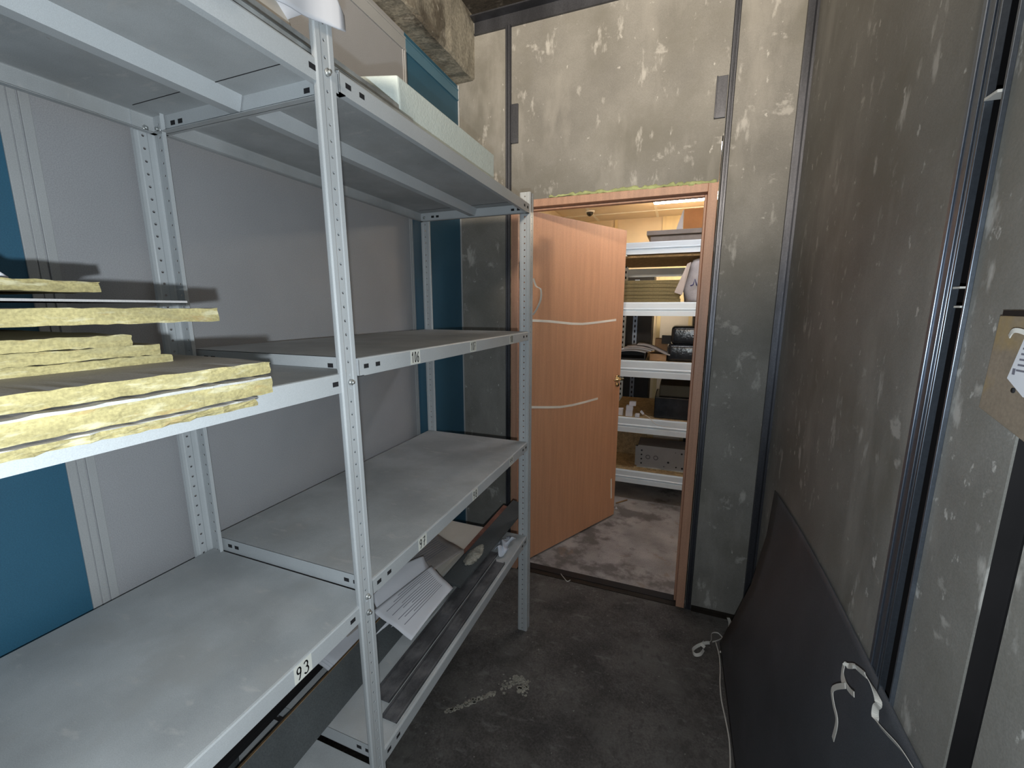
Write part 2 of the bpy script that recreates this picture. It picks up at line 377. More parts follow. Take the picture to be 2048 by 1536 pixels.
build('inlay_line', leafline([(.05, 1.466), (.20, 1.458), (.40, 1.440), (.50, 1.436), (.62, 1.441), (.852, 1.455)], .014), WHITEPL, leaf)
build('inlay_line', leafline([(.05, .972), (.20, .948), (.314, .932), (.42, .927), (.55, .929), (.684, .934)], .014), WHITEPL, leaf)
build('inlay_line', leafline([(.879, .308), (.890, .152)], .014), WHITEPL, leaf)
hb = MB()
hb.tube([LP(.895, 1.050, 0), LP(.895, 1.050, .008)], .024, n=16)
hb.tube([LP(.895, 1.050, .006), LP(.895, 1.050, .045)], .009, n=10)
hb.tube([LP(.897, 1.050, .045), LP(.86, 1.052, .048), LP(.80, 1.050, .046)], [.010, .009, .007], n=10)
hb.tube([LP(.895, 1.005, 0), LP(.895, 1.005, .008)], .017, n=16)
build('door_handle', hb, BRASS, leaf)
build('hinge', MB().tube([(.345, .038, 1.68), (.345, .038, 1.78)], .007, n=10).box(.340, .345, .008, .036, 1.685, 1.775), BRASS, dr)
# dried mounting foam above the frame
fm = MB(); pts = []; rs = []
x = .50
while x < 1.262:
    pts.append((x, -.004+random.uniform(-.003, .003), DH+.004+random.uniform(-.002, .006))); rs.append(random.uniform(.005, .013) if x > .6 else random.uniform(.002, .006)); x += .012
fm.tube(pts, rs, n=8)
tag(build('foam_bead', fm, FOAM), 'dried pale green foam bead squeezed out above the door frame', 'foam')
pts = []; rs = []; z = .2
while z < 2.0: pts.append((D0-.001, -.006, z)); rs.append(random.uniform(.001, .005)); z += .02
tag(build('foam_bead', MB().tube(pts, rs, n=6), FOAM), 'thin dried foam squeezed out along the left side of the door frame', 'foam')

# ================================================================ SHELVING (near, left)
XF = .554; XB = .042
T = .0014
def holed_band(s, P0, W, N, wd, z0, z1, pitch, r, leanf, zoff=0):
    """vertical strip from P0 along W of width wd, with real round holes, thickness T towards -N"""
    n = 8; k = int((z1-z0)/pitch)
    for i in range(k+1):
        za = z0+i*pitch; zb = min(z1, za+pitch)
        if zb-za < 1e-4: break
        full = zb-za > pitch*.9
        zc = (za+zb)/2; c = P0+W*wd/2
        def pt(u, z, d=0): q = P0+W*u+N*d; return Vector((q.x, q.y+leanf(z), z))
        if not full:
            s.add([pt(0, za), pt(wd, za), pt(wd, zb), pt(0, zb)], [(0, 1, 2, 3)]); continue
        hw = wd/2; hh = (zb-za)/2
        outer = [(hw, 0), (hw, hh), (0, hh), (-hw, hh), (-hw, 0), (-hw, -hh), (0, -hh), (hw, -hh)]
        inner = [(r*math.cos(a), r*math.sin(a)) for a in [j*math.pi/4 for j in range(8)]]
        for dd in (0, -T):
            vs = [pt(hw+u, zc+v, dd) for u, v in outer]+[pt(hw+u, zc+v, dd) for u, v in inner]
            s.add(vs, [(j, (j+1) % 8, 8+(j+1) % 8, 8+j) for j in range(8)])
        vs = [pt(hw+u, zc+v, 0) for u, v in inner]+[pt(hw+u, zc+v, -T) for u, v in inner]
        s.add(vs, [(j, (j+1) % 8, 8+(j+1) % 8, 8+j) for j in range(8)])
def post(x, y, dirA, dirB, z1, lean=(0, 0), w_=.044):
    """L post: corner at x,y; flange A runs along dirA and faces dirB's opposite side, flange B the other way round"""
    s = MB(); A = Vector(dirA+(0,)); B = Vector(dirB+(0,)); C = Vector((x, y, 0))
    leanf = lambda z: lean[0]+lean[1]*(z-.95)
    for D, NN in ((A, -B), (B, -A)):
        prof = [(0, -.002), (.003, .0012), (.012, .0012), (.0145, 0)]
        prof2 = [(w_-.0145, 0), (w_-.012, .0012), (w_-.003, .0012), (w_, -.001), (w_-.001, -.007)]
        for pr_ in (prof, prof2):
            for (a, na), (b, nb) in zip(pr_, pr_[1:]):
                q = []
                for u, nn in ((a, na), (b, nb)):
                    for dd in (0, -T):
                        p = C+D*u+NN*(nn+dd); q.append(p)
                vs = []
                for z in (0, z1):
                    for p in q: vs.append((p.x, p.y+leanf(z), z))
                s.add(vs, [(0, 2, 6, 4), (1, 5, 7, 3), (0, 1, 3, 2), (4, 6, 7, 5)])
        holed_band(s, C+D*.0145, D, NN, w_-.029, 0, z1, .0258, .0029, leanf)
    return s
SH = thing('shelving_unit', 'grey metal shelving along the left wall with numbered shelf edges', 'shelving unit', (.30, -1.2, 0))
def part(name, mb, mats, par=SH, bevel=0, label=None):
    o = build(name, mb, mats, par, bevel)
    if label: o['label'] = label
    return o
part('post', post(XF+.0015, -1.493, (0, -1), (-1, 0), 2.015, (0, -.013)), ENAMEL)
part('post', post(XF+.0015, -.459, (-1, 0), (0, 1), 1.99), ENAMEL)
part('post', post(XB, -1.497, (0, -1), (1, 0), 1.99, (0, -.006)), ENAMEL)
part('post', post(XB, -.459, (1, 0), (0, 1), 1.99), ENAMEL)
part('post', post(XF+.0015, -2.53, (0, 1), (-1, 0), 1.99), ENAMEL)
part('post', post(XB, -2.53, (0, 1), (1, 0), 1.99), ENAMEL)

# handwritten digits as marker strokes (unit box 0..1 wide, 0..1.6 high)
def arc(cx, cy, rx, ry, a0, a1, n=12): return [(cx+rx*math.cos(R(a0+(a1-a0)*i/n)), cy+ry*math.sin(R(a0+(a1-a0)*i/n))) for i in range(n+1)]
DIG = {'0': [arc(.5, .8, .36, .75, 90, 450, 18)],
       '1': [[(.15, 1.1), (.55, 1.55), (.5, 0)]],
       '3': [arc(.4, 1.18, .36, .36, 150, -80)+arc(.42, .42, .42, .42, 85, -150)],
       '6': [[(.75, 1.5), (.45, 1.2), (.2, .75)]+arc(.5, .42, .36, .42, 160, 520, 18)],
       '7': [[(.05, 1.45), (.85, 1.55), (.55, .9), (.35, 0)], [(.25, .75), (.8, .85)]],
       '8': [arc(.5, 1.17, .28, .36, -90, 270, 16), arc(.5, .42, .36, .42, 90, 450, 16)],
       '9': [arc(.42, 1.12, .36, .38, 20, 380, 16)+[(.74, .8), (.5, .2), (.3, 0)]]}
def number_label(par, txt, y, z, w_=.036, h=.034, x=XF, slant=.0):
    s = MB().box(x+.0006, x+.0010, y-w_/2, y+w_/2, z-h/2, z+h/2, 0)
    n = len(txt); cw = w_*.80/n; sc = min(cw*.82, h*.72/1.6)
    scx = cw*.72; scz = h*.74/1.6
    for i, ch in enumerate(txt):
        for st in DIG[ch]:
            P = [(y-w_*.40+cw*i+cw*.1+(u*scx)+slant*(v-.8)*scz, z-h*.37+v*scz) for u, v in st]
            for (a, b), (c, d) in zip(P, P[1:]):
                dv = Vector((c-a, d-b)); L_ = dv.length
                if L_ < 1e-6: continue
                dv /= L_; nn = Vector((-dv.y, dv.x))*.00135; e = dv*.0006
                s.add([(x+.0013, a+nn.x-e.x, b+nn.y-e.y), (x+.0013, c+nn.x+e.x, d+nn.y+e.y), (x+.0013, c-nn.x+e.x, d-nn.y+e.y), (x+.0013, a-nn.x-e.x, b-nn.y-e.y)], [(0, 1, 2, 3)], 1)
    o = build('number_label', s, [LABELP, BLACKINK], par); o['label'] = 'white paper label with handwritten number '+txt
def shelf(y0, y1, z, labels=(), lip=.037, rib=True):
    s = MB(); x0, x1 = XB+.004, XF; t = .0012; r = .004
    out = [(x1-.014, z-lip), (x1, z-lip), (x1, z-r), (x1-r*.3, z-r*.3), (x1-r, z), (x0+r, z), (x0+r*.3, z-r*.3), (x0, z-r), (x0, z-lip), (x0+.014, z-lip)]
    inn = [(x1-.014, z-lip+t), (x1-t, z-lip+t), (x1-t, z-r), (x1-r*.3-t*.7, z-r*.3-t*.7), (x1-r, z-t), (x0+r, z-t), (x0+r*.3+t*.7, z-r*.3-t*.7), (x0+t, z-r), (x0+t, z-lip+t), (x0+.014, z-lip+t)]
    n = len(out)
    vs = [(a, y, b) for y in (y0, y1) for a, b in out]+[(a, y, b) for y in (y0, y1) for a, b in inn]
    for i in range(n-1):
        s.add([vs[i], vs[i+1], vs[n+i+1], vs[n+i]], [(0, 1, 2, 3)], 1 if i < 3 else 0)
        s.add([vs[2*n+i], vs[2*n+i+1], vs[3*n+i+1], vs[3*n+i]], [(3, 2, 1, 0)])
    s.add([vs[0], vs[n], vs[3*n], vs[2*n]], [(0, 1, 2, 3)]); s.add([vs[n-1], vs[2*n-1], vs[4*n-1], vs[3*n-1]], [(0, 1, 2, 3)])
    for ya, yb, yr in ((y0, y0+t, y0+.014), (y1-t, y1, y1-.014)):
        s.box(x0, x1, ya, yb, z-lip, z-r*.3, 1); s.box(x0, x1, min(ya, yr), max(yb, yr), z-lip, z-lip+t)
    # fold seams seen from below
    s.box(x0+.03, x1-.03, y0+.055, y0+.0565, z-t-.0006, z-t, 2); s.box(x0+.03, x1-.03, y1-.0565, y1-.055, z-t-.0006, z-t, 2)
    # slots in front, end lips
    e = .0003
    def slotx(y): s.box(x1, x1+e, y-.007, y+.007, z-lip*.62, z-lip*.38, 2)
    for y in (y0+.022, y0+.058, y1-.022, y1-.058): slotx(y)
    for yy, sg in ((y0, -1), (y1, 1)):
        for x in (x1-.072, x1-.046, x0+.060, x0+.084):
            s.box(x-.007, x+.007, min(yy, yy+sg*e), max(yy, yy+sg*e), z-lip*.62, z-lip*.38, 2)
            yi = yy-sg*t; s.box(x-.007, x+.007, min(yi, yi-sg*e), max(yi, yi-sg*e), z-lip*.62, z-lip*.38, 2)
    o = part('shelf', s, [SHELFM, ENAMEL, DARKHOLE])
    if rib:
        c = (x0+x1)/2
        rb = MB().prism([(c-.022, y0+.004, z-t), (c-.012, y0+.004, z-.030), (c+.012, y0+.004, z-.030), (c+.022, y0+.004, z-t)], (0, y1-y0-.008, 0))
        build('stiffening_rib', rb, ENAMEL, o)
    for tx, ly in labels: number_label(o, tx, ly, z-lip*.5, w_=.038 if len(tx) == 2 else .040, h=lip-.003)
    return o
YA, YM = -2.525, -1.4985
N0, N1 = -1.4925, -.461
shelf(N0-.0035, N1, 1.945)
shelf(N0, N1, 1.436, [('106', -1.297), ('107', -.985), ('108', -.660)])
shelf(N0, N1, .951, [('97', -1.297), ('98', -.987), ('99', -.660)])
shelf(N0, N1, .500)
shelf(YA, YM, 1.940)
shelf(YA, YM, 1.412)
shelf(YA, YM, .917, [('93', -1.683)])
shelf(YA, YM, .452)
# bolts
def bolt(x, y, z, nx, ny):
    d = Vector((nx, ny, 0))
    s = MB().tube([Vector((x, y, z)), Vector((x, y, z))+d*.004], .0062, n=6).tube([Vector((x, y, z))+d*.004, Vector((x, y, z))+d*.009], .0032, n=8)
    part('bolt', s, GALV)
for z in (.926, .888, 1.392, 1.925): bolt(XF+.0020, -1.5145-.013*(z-.95), z, 1, 0)
bolt(XB+.0015, -1.520, 1.912, 1, 0); bolt(XB+.022, -1.501, 1.912, 0, -1)
bolt(XF-.022, -.4605, 1.925, 0, -1); bolt(XF-.012, -.4605, 1.918, 0, -1); bolt(XB+.022, -.4605, 1.925, 0, -1)

# ---------------------------------------------------------------- mineral wool slabs on the near shelf
def slab(x0, x1, y0, y1, z0, z1, label, droop=0, skew=0, seed=1, group='mineral wool slabs on the near shelf', jag=.0016, band=False):
    random.seed(seed); s = MB(); ny = 70; nz = 4; nx = 8
    # front face and right end are ragged; ring of x positions
    def X1(y): return x1+skew*(y-y1)
    rows = []
    jx = [[random.uniform(-jag, jag*.4) for _ in range(nz+1)] for _ in range(ny+1)]
    jy = [[random.uniform(-jag, jag*.3) for _ in range(nz+1)] for _ in range(nx+1)]
    def dz(y, x): return droop*max(0, (x-XF+.02))
    vs = []; fs = []; gi = {}
    def V(k, p):
        if k not in gi: gi[k] = len(vs); vs.append(p)
        return gi[k]
    def P(i, j, k):    # i along x 0..nx, j along y 0..ny, k z
        y = y0+(y1-y0)*j/ny; x = x0+(X1(y)-x0)*i/nx
        zz = z0+(z1-z0)*(0, .3, .6, .87, 1)[k]
        if i == nx: x += jx[j][k]
        if j == ny: y += jy[i][k]
        edge = (k in (0, nz)) and (i == nx or j == ny)
        if edge: zz += random.uniform(-.0008, .0008)
        return (x, y, zz-dz(y, x))
    def Q(i, j, k): return V((i, j, k), P(i, j, k))
    mi = []
    for j in range(ny):
        for k in range(nz):
            fs.append((Q(nx, j, k), Q(nx, j+1, k), Q(nx, j+1, k+1), Q(nx, j, k+1))); mi.append(2 if band and k == nz-1 else 0)
            fs.append((Q(0, j, k), Q(0, j, k+1), Q(0, j+1, k+1), Q(0, j+1, k))); mi.append(0)
        for i in range(nx):
            fs.append((Q(i, j, nz), Q(i+1, j, nz), Q(i+1, j+1, nz), Q(i, j+1, nz))); mi.append(1)
            fs.append((Q(i, j, 0), Q(i, j+1, 0), Q(i+1, j+1, 0), Q(i+1, j, 0))); mi.append(0)
    for i in range(nx):
        for k in range(nz):
            fs.append((Q(i, ny, k), Q(i, ny, k+1), Q(i+1, ny, k+1), Q(i+1, ny, k))); mi.append(0)
            fs.append((Q(i, 0, k), Q(i+1, 0, k), Q(i+1, 0, k+1), Q(i, 0, k+1))); mi.append(0)
    for f, m_ in zip(fs, mi): s.f.append(list(f)); s.m.append(m_); s.sm.append(False)
    s.v = [Vector(p) for p in vs]
    return tag(build('mineral_wool_slab', s, [WOOL, WOOLT, FACING]), label, 'insulation slab', group)
ZS = 1.4125
slab(.12, .628, -2.45, -1.768, ZS, ZS+.0095, 'yellow wool slab at the bottom of front stack, overhanging the shelf edge', .06, 0, 11, jag=.004, band=True)
slab(.12, .624, -2.45, -1.742, ZS+.0098, ZS+.0325, 'yellow wool slab in the middle of the front stack', .04, 0, 12, band=True)
slab(.12, .614, -2.45, -1.735, ZS+.0328, ZS+.0490, 'topmost yellow wool slab of the front stack with grey upper face', .02, 0, 13)
zb = ZS+.0495
slab(.14, .50, -2.45, -1.790, zb-.001, zb+.010, 'yellow wool slab at the bottom of the rear stack', 0, 0, 14)
slab(.14, .50, -2.45, -1.803, zb+.0105, zb+.024, 'middle yellow wool slab of the rear stack', 0, 0, 15)
slab(.14, .50, -2.45, -1.832, zb+.0245, zb+.038, 'top yellow wool slab of the rear stack, shortest of the three', 0, 0, 16)
slab(.14, .48, -2.45, -2.00, zb+.0385, zb+.051, 'short wool slab propping up the long slab', 0, 0, 21)
slab(.12, .50, -2.45, -1.720, zb+.0515, zb+.0705, 'long yellow wool slab sticking out above the rear stack', 0, 0, 17)
slab(.16, .44, -2.45, -2.02, zb+.071, zb+.078, 'thin wool offcut under the white faced sheet', 0, 0, 22)
s = MB().box(.15, .44, -2.45, -1.725, zb+.0785, zb+.0815)
tag(build('facing_sheet', s, WOOLT), 'thin pale facing sheet lying above the long wool slab', 'sheet')
slab(.16, .38, -2.45, -2.02, zb+.082, zb+.091, 'wool offcut between facing sheet and uppermost slab', 0, 0, 23)
slab(.12, .40, -2.45, -1.808, zb+.0915, zb+.1055, 'greyish wool slab on top of everything on the near shelf', 0, 0, 18, jag=.002)
s = MB().tube([(.37, -1.905, zb+.106), (.375, -1.895, zb+.112), (.37, -1.885, zb+.107)], [.003, .005, .002], n=6)
tag(build('wool_crumb', s, PAPER), 'small white crumb lying on the uppermost wool slab', 'crumb')

# ---------------------------------------------------------------- on the top shelf
ZT = 1.9455
# polystyrene block with broken left end
s = MB()
base = [(.500, -1.235, ZT), (.500, -.690, ZT), (.22, -.690, ZT), (.22, -1.26, ZT), (.30, -1.285, ZT), (.40, -1.262, ZT)]
s.prism(base, (0, 0, .118))
# round the top a little
for i, p in enumerate(s.v):
    if p.z > ZT+.05: p.z += .004*math.sin(i*1.7); p.y -= .01 if p.y < -1 else -.002
tag(build('polystyrene_block', s, STYRO, bevel=.004), 'long white polystyrene block lying on the top shelf', 'foam block')
# galvanised channel along the shelf edge
s = MB()
y0, y1 = -2.45, -1.245
t = .0012
s.box(.500, .538, y0, y1, ZT, ZT+t).box(.500, .500+t, y0, y1, ZT, ZT+.052).box(.538-t, .538, y0, y1, ZT, ZT+.013)
s.box(.494, .500, y0, y1, ZT+.051, ZT+.052).box(.532, .538, y0, y1, ZT+.012, ZT+.0135)
tag(build('galvanised_channel', s, GALV), 'shiny galvanised steel channel lying along the front of the top shelf', 'steel channel')
s = MB().box(.42, .485, -2.30, -1.505, ZT, ZT+.115)
for p in s.v:
    if p.z > ZT+.06: p.x -= .03
tag(build('cardboard_box', s, BEIGE, bevel=.003), 'beige carton standing behind the steel channel on the top shelf', 'carton')
# white sheet hanging over the post top
def drape(u, v):
    y = -1.80+.306*u
    K = [(-1.80, 1.930), (-1.634, 1.966), (-1.58, 1.981), (-1.54, 1.992), (-1.50, 1.998), (-1.486, 2.004)]
    for (a, za), (b, zb_) in zip(K, K[1:]):
        if y <= b+1e-9: break
    zl = za+(zb_-za)*(y-a)/(b-a)
    zt = 2.075+.010*math.sin(u*8)
    if u > .86: zt -= (u-.86)*.42
    if v < .6: return (.5665+.006*math.sin(u*14)*(1-v)+.004*v, y, zl+(zt-zl)*v/.6)
    t = (v-.6)/.4
    return (.5690-.20*t, y-.03*t, zt+.006*math.sin(t*6)+.008*math.sin(t*math.pi))
s = MB().grid(drape, 22, 20, .0022)
tag(build('paper_sheet', s, PAPER), 'white padded sheet hanging over the top of the front post', 'sheet')

# ---------------------------------------------------------------- bottom shelves: boards, profiles, papers
ZB = .5005
# dusty channel profiles
def profile(x0, x1, y0, y1, z, label, xs=0, h=.013):
    s = MB(); n = 20
    for a, b, zt in ((x0, x1, .004), (x0, x0+.004, h), (x1-.004, x1, h*.8)):
        s.prism([(a, y0, z), (b, y0, z), (b+xs, y1, z), (a+xs, y1, z)], (0, 0, zt))
    return tag(build('steel_profile', s, PROF, bevel=.0008), label, 'profile', 'dark profiles on the bottom shelf')
profile(.500, .543, -1.425, -.700, ZB, 'dusty dark profile nearest the edge of the bottom shelf')
profile(.438, .490, -1.385, -.640, ZB, 'cleaner black profile lying second from the edge of the bottom shelf', .0)
s = MB().prism([(.405, -1.13, ZB), (.417, -1.13, ZB), (.445, -.80, ZB), (.433, -.80, ZB)], (0, 0, .010))
tag(build('metal_strip', s, GALV), 'narrow light metal strip between board and black profile', 'strip')
# long board standing on edge, leaning back, through both bays
bx, tx = .404, .352
s = MB()
a = [Vector((bx-.012, -2.30, ZB)), Vector((bx+.002, -2.30, ZB+.001))]
dirv = Vector((tx-bx, 0, .074)).normalized(); nrm = Vector((dirv.z, 0, -dirv.x))
c0 = Vector((bx, -2.30, ZB+.0085)); wv = dirv*.090; tv = nrm*-.014; lv = Vector((-.02, 1.32, 0))
s.prism([c0, c0+wv, c0+wv+tv, c0+tv], lv, 0)
e0 = c0+wv+nrm*.0002; s.prism([e0, e0+tv*1.03, e0+tv*1.03+dirv*.0012, e0+dirv*.0012], lv, 1)
tag(build('long_board', s, [DARKB, EDGEW]), 'long dark grey board on edge with tan upper edge, running through both bottom shelves', 'board')
# black boards behind it
s = MB().prism([(.13, -2.35, .515), (.28, -2.35, .515), (.25, -1.30, .515), (.16, -1.30, .515)], (0, 0, .016))
tag(build('black_board', s, BLACKB), 'black board lying behind the long dark board', 'board')
s = MB().prism([(.10, -2.35, .4525), (.24, -2.35, .4525), (.24, -1.62, .4525), (.10, -1.62, .4525)], (0, 0, .060))
tag(build('dark_bundle', s, DARKB), 'dark flat bundle under the black board on the lower near shelf', 'bundle')
s = MB().prism([(.085, -2.2, .5327), (.15, -2.2, .5327), (.15, -1.45, .5327), (.10, -1.45, .5327)], (0, 0, .02))
tag(build('grey_offcut', s, BEIGE), 'grey offcut strip lying on the black board under shelf 93', 'offcut')
# upper dark board at far end with reddish edge
s = MB()
p = [Vector((.392, -.945, .545)), Vector((.474, -.955, .545)), Vector((.512, -.33, .575)), Vector((.425, -.30, .575))]
s.prism(p, (0, 0, .008), 0)
tag(build('dark_board_offcut', s, DARKB), 'dark board piece at the far end of the bottom shelf with crumbling plaster', 'board')
s = MB()
p = [Vector((.365, -.72, .520)), Vector((.440, -.72, .520)), Vector((.470, -.36, .545)), Vector((.385, -.33, .545))]
s.prism(p, (0, 0, .018), 0)
tag(build('reddish_board', s, EDGER), 'reddish edged board under the dark piece at the far end', 'board')
s = MB().box(.365, .43, -.90, -.65, ZB, .519)
tag(build('board_packer', s, DARKB), 'dark block supporting the far boards on the bottom shelf', 'block')
# plaster lump
random.seed(5)
s = MB()
NU, NV = 16, 30
hh = [[random.random() for _ in range(NV+1)] for _ in range(NU+1)]
def mound(u, v):
    i, j = int(round(u*NU)), int(round(v*NV))
    rr = math.hypot((u-.5)*2, (v-.5)*2); e = max(0, 1-rr**2.2)
    k = 1 if rr < .01 else min(1, 1/ max(abs(u-.5)*2, abs(v-.5)*2, .01))*1
    x = .440+(u-.5)*.058*(1-.22*abs(v-.5)*2)+.004*(hh[i][j]-.5); y = -.765+(v-.5)*.165*(1-.25*abs(u-.5)*2)+.006*(hh[j % NU][i]-.5)
    return (x, y, .5610+e*(.007+.006*hh[i][j]))
s.grid(mound, NU, NV, .003)
tag(build('plaster_lump', s, PLASTER), 'crumbling beige plaster lump on the far dark board', 'plaster')
def crumple(u, v):
    return (.475+.045*u+.01*math.sin(v*9), -.66+.13*v+.012*math.sin(u*7), ZB+.022+.018*math.sin(u*6+v*4)*math.sin(v*8+1))
tag(build('crumpled_film', MB().grid(crumple, 12, 14, .0008), CLEARW), 'crumpled white plastic film at the far end of the bottom shelf', 'plastic film')
# light sheets at back
s = MB().prism([(.06, -1.10, ZB), (.33, -1.14, ZB), (.36, -.50, ZB), (.06, -.49, ZB)], (0, 0, .020))
tag(build('pale_board', s, BEIGE), 'pale board lying flat at the back of the bottom shelf', 'board')
# paper sheets: quads with curl
def sheet(name, c, label, th=.0007, curl=.02, mats=(PAPER,), text=False, lines=14, group='loose papers on the bottom shelf', curlv=0):
    c = [Vector(p) for p in c]
    def fn(u, v):
        p = (c[0]*(1-u)+c[1]*u)*(1-v)+(c[3]*(1-u)+c[2]*u)*v
        p.z += curl*math.sin(u*math.pi)*(.4+.6*v)+curlv*v*v+.002*math.sin(v*9+u*4)
        return p
    s = MB().grid(fn, 16, 16, th, 0)
    if text:
        for i in range(lines):
            v0 = .30+.055*i
            if v0 > .93: break
            a, b = .10, .30+.6*random.random() if i % 3 else .9
            k = 8; vs = []
            for j in range(k+1):
                u = a+(b-a)*j/k
                p1 = fn(u, v0); p2 = fn(u, v0+.014)
                vs += [p1+Vector((0, 0, .0009)), p2+Vector((0, 0, .0009))]
            s.add(vs, [(2*j, 2*j+2, 2*j+3, 2*j+1) for j in range(k)], 1)
    return tag(build(name, s, list(mats)+[INK]), label, 'paper', group)
random.seed(3)
# stack of papers left
for i in range(5):
    dy = .006*math.sin(i*2.1); dx = .008*math.cos(i*1.7); z = .540+.0045*i
    sheet('paper_sheet', [(.325+dx, -1.40+dy, z), (.365+dx, -1.12+dy, z+.006), (.17+dx, -1.08+dy, z+.006), (.13+dx, -1.36+dy, z)],
          ['lowest sheet of the paper pile behind the front post', 'second lowest sheet of the paper pile behind the front post', 'middle sheet of the paper pile behind the front post',
           'second highest sheet of the paper pile behind the front post', 'top sheet of the paper pile behind the front post'][i], th=.0022, curl=.002)
sheet('newspaper', [(.395, -.775, .573), (.33, -1.12, .575), (.13, -1.05, .57), (.17, -.66, .555)], 'grey printed newspaper sheet behind the white page', curl=.018, mats=(PAPERG,), text=True)
sheet('newspaper', [(.33, -1.05, .568), (.30, -1.32, .590), (.12, -1.30, .575), (.13, -1.02, .56)], 'folded grey newspaper nearest the front post', curl=.012, mats=(PAPERG,), text=True)
for i in range(3):
    sheet('paper_sheet', [(.42-.012*i, -.975-.02*i, .566+.007*i), (.335-.01*i, -1.20, .574+.008*i), (.215, -1.15, .605+.008*i), (.30, -.92, .585+.008*i)],
          ['white page curling under the printed page', 'second white page curling under the printed page', 'white page lying directly beneath the printed page'][i], curl=.004, curlv=.012)
sheet('printed_page', [(.470, -1.000, .575), (.470, -1.250, .575), (.320, -1.232, .612), (.355, -.955, .605)], 'printed white page drooping over the black profile, nearest the shelf edge', curl=.004, text=True)

# ================================================================ RIGHT SIDE
# dark flexible sheet leaning against right wall
def lean(u, v):
    K = [(0, 1.418, -.200), (.25, 1.444, -.300), (.55, 1.482, -.385), (.80, 1.524, -.345), (1.0, 1.552, -.262)]
    for (a, xa, ya), (b, xb, yb) in zip(K, K[1:]):
        if v <= b+1e-9: break
    t = (v-a)/(b-a); x = xa+(xb-xa)*t; y0 = ya+(yb-ya)*t
    return (x, y0-1.75*u, .003+.802*v+.025*math.sin(min(u*1.6, 1)*math.pi)*v)
tag(build('dark_sheet', MB().grid(lean, 20, 40, .003), SHEETM), 'large dark grey flexible sheet leaning against the right wall', 'sheet')
# white straps
def onsheet(pts, off=.006):
    out = []
    for x, y, z in pts: out.append(Vector((x-off, y, z+off*.2)))
    return out
pts = [(1.50, -1.218, .640), (1.50, -1.222, .690), (1.50, -1.195, .705), (1.50, -1.180, .722), (1.502, -1.190, .742), (1.505, -1.220, .775)]
s = MB().ribbon(pts, (0, -1, .15), .011)
s.ribbon([(1.508, -1.208, .772), (1.508, -1.232, .778), (1.506, -1.258, .792)], (0, -.3, -1), .010)
s.ribbon([(1.508, -1.212, .768), (1.516, -1.172, .760), (1.520, -1.163, .780), (1.521, -1.178, .790), (1.522, -1.205, .812), (1.524, -1.245, .830)], (0, -.8, .5), .011)
s.ribbon([(1.524, -1.245, .830), (1.527, -1.272, .828), (1.530, -1.292, .815), (1.531, -1.283, .797), (1.531, -1.290, .778), (1.532, -1.318, .785), (1.536, -1.362, .800), (1.538, -1.398, .806), (1.540, -1.46, .81)], (.5, -.6, -.6), .011)
tag(build('packing_strap', s, STRAP), 'white packing strap curling over the top edge of the leaning dark sheet', 'strap')
s = MB().ribbon([(1.470, -.020, .012), (1.474, -.055, .012), (1.470, -.085, .010)], (1, .2, .1), .014)
s.ribbon([(1.470, -.085, .010), (1.462, -.125, .012), (1.440, -.160, .010), (1.415, -.190, .008), (1.385, -.215, .008)], (.3, .3, 1), .006)
s.ribbon([(1.432, -.172, .010), (1.412, -.150, .012), (1.385, -.165, .012), (1.380, -.210, .010), (1.362, -.235, .010)], (.2, .2, 1), .005)
s.ribbon([(1.372, -.228, .010), (1.350, -.242, .012), (1.318, -.270, .010), (1.298, -.300, .007), (1.308, -.322, .006), (1.330, -.312, .008), (1.345, -.282, .010)], (-.2, .6, .7), .013)
s.ribbon([(1.345, -.236, .014), (1.334, -.256, .016), (1.350, -.268, .012)], (.6, .5, .5), .013)
s.ribbon([(1.436, -.175, .010), (1.440, -.215, .014), (1.430, -.262, .008), (1.412, -.262, .006)], (1, .2, .3), .008)
tag(build('packing_strap', s, STRAP), 'knotted white strap with loops on the floor by the far corner', 'strap')
pts = [(1.400, -.205, .004)]+[(1.403+.006*math.sin(i*1.3), -.205-.08*i, .003) for i in range(1, 9)]+[(1.411, -1.0, .003), (1.411, -1.4, .003)]
tag(build('cord', MB().tube(smooth_path(pts, 4), .0028, n=6), STRAP), 'thin pale cord lying on the floor along the foot of the dark sheet', 'cord')
# plywood piece with a tag on the right wall
pl = thing('plywood_offcut', 'worn plywood piece fixed to the right wall at the photo edge, with white tag', 'board', (1.55, -1.5, 1.36))
s = MB().prism([(XW-.0005, -1.372, 1.524), (XW-.0005, -1.366, 1.395), (XW-.0005, -1.60, 1.335), (XW-.0005, -1.62, 1.524)], (-.012, 0, 0))
build('board', s, PLY, pl, bevel=.001)
build('knot_hole', MB().tube([(XW-.0125, -1.425, 1.430), (XW-.0135, -1.425, 1.430)], .0035, n=12), DARKHOLE, pl)
s = MB().prism([(XW-.0135, -1.428, 1.500), (XW-.0135, -1.412, 1.444), (XW-.0135, -1.445, 1.425), (XW-.0135, -1.50, 1.425), (XW-.0135, -1.50, 1.510)], (-.0006, 0, 0), 0)
for i in range(5): s.box(XW-.0143, XW-.0141, -1.475+.002*i, -1.425-.001*i, 1.455+.007*i, 1.4575+.007*i, 1)
s.box(XW-.0143, XW-.0141, -1.424, -1.419, 1.450, 1.458, 1)
build('tag', s, [PAPER, INK], pl)
s = MB().ribbon([(XW-.018, -1.408, 1.498), (XW-.020, -1.418, 1.506), (XW-.018, -1.435, 1.504), (XW-.016, -1.47, 1.49)], (0, .2, 1), .006)
build('tie', s, STRAP, pl)
s = MB().box(XW-.010, XW-.0005, -1.62, -1.372, 1.5245, 1.531)
build('dark_batten', s, BLACKB, pl)

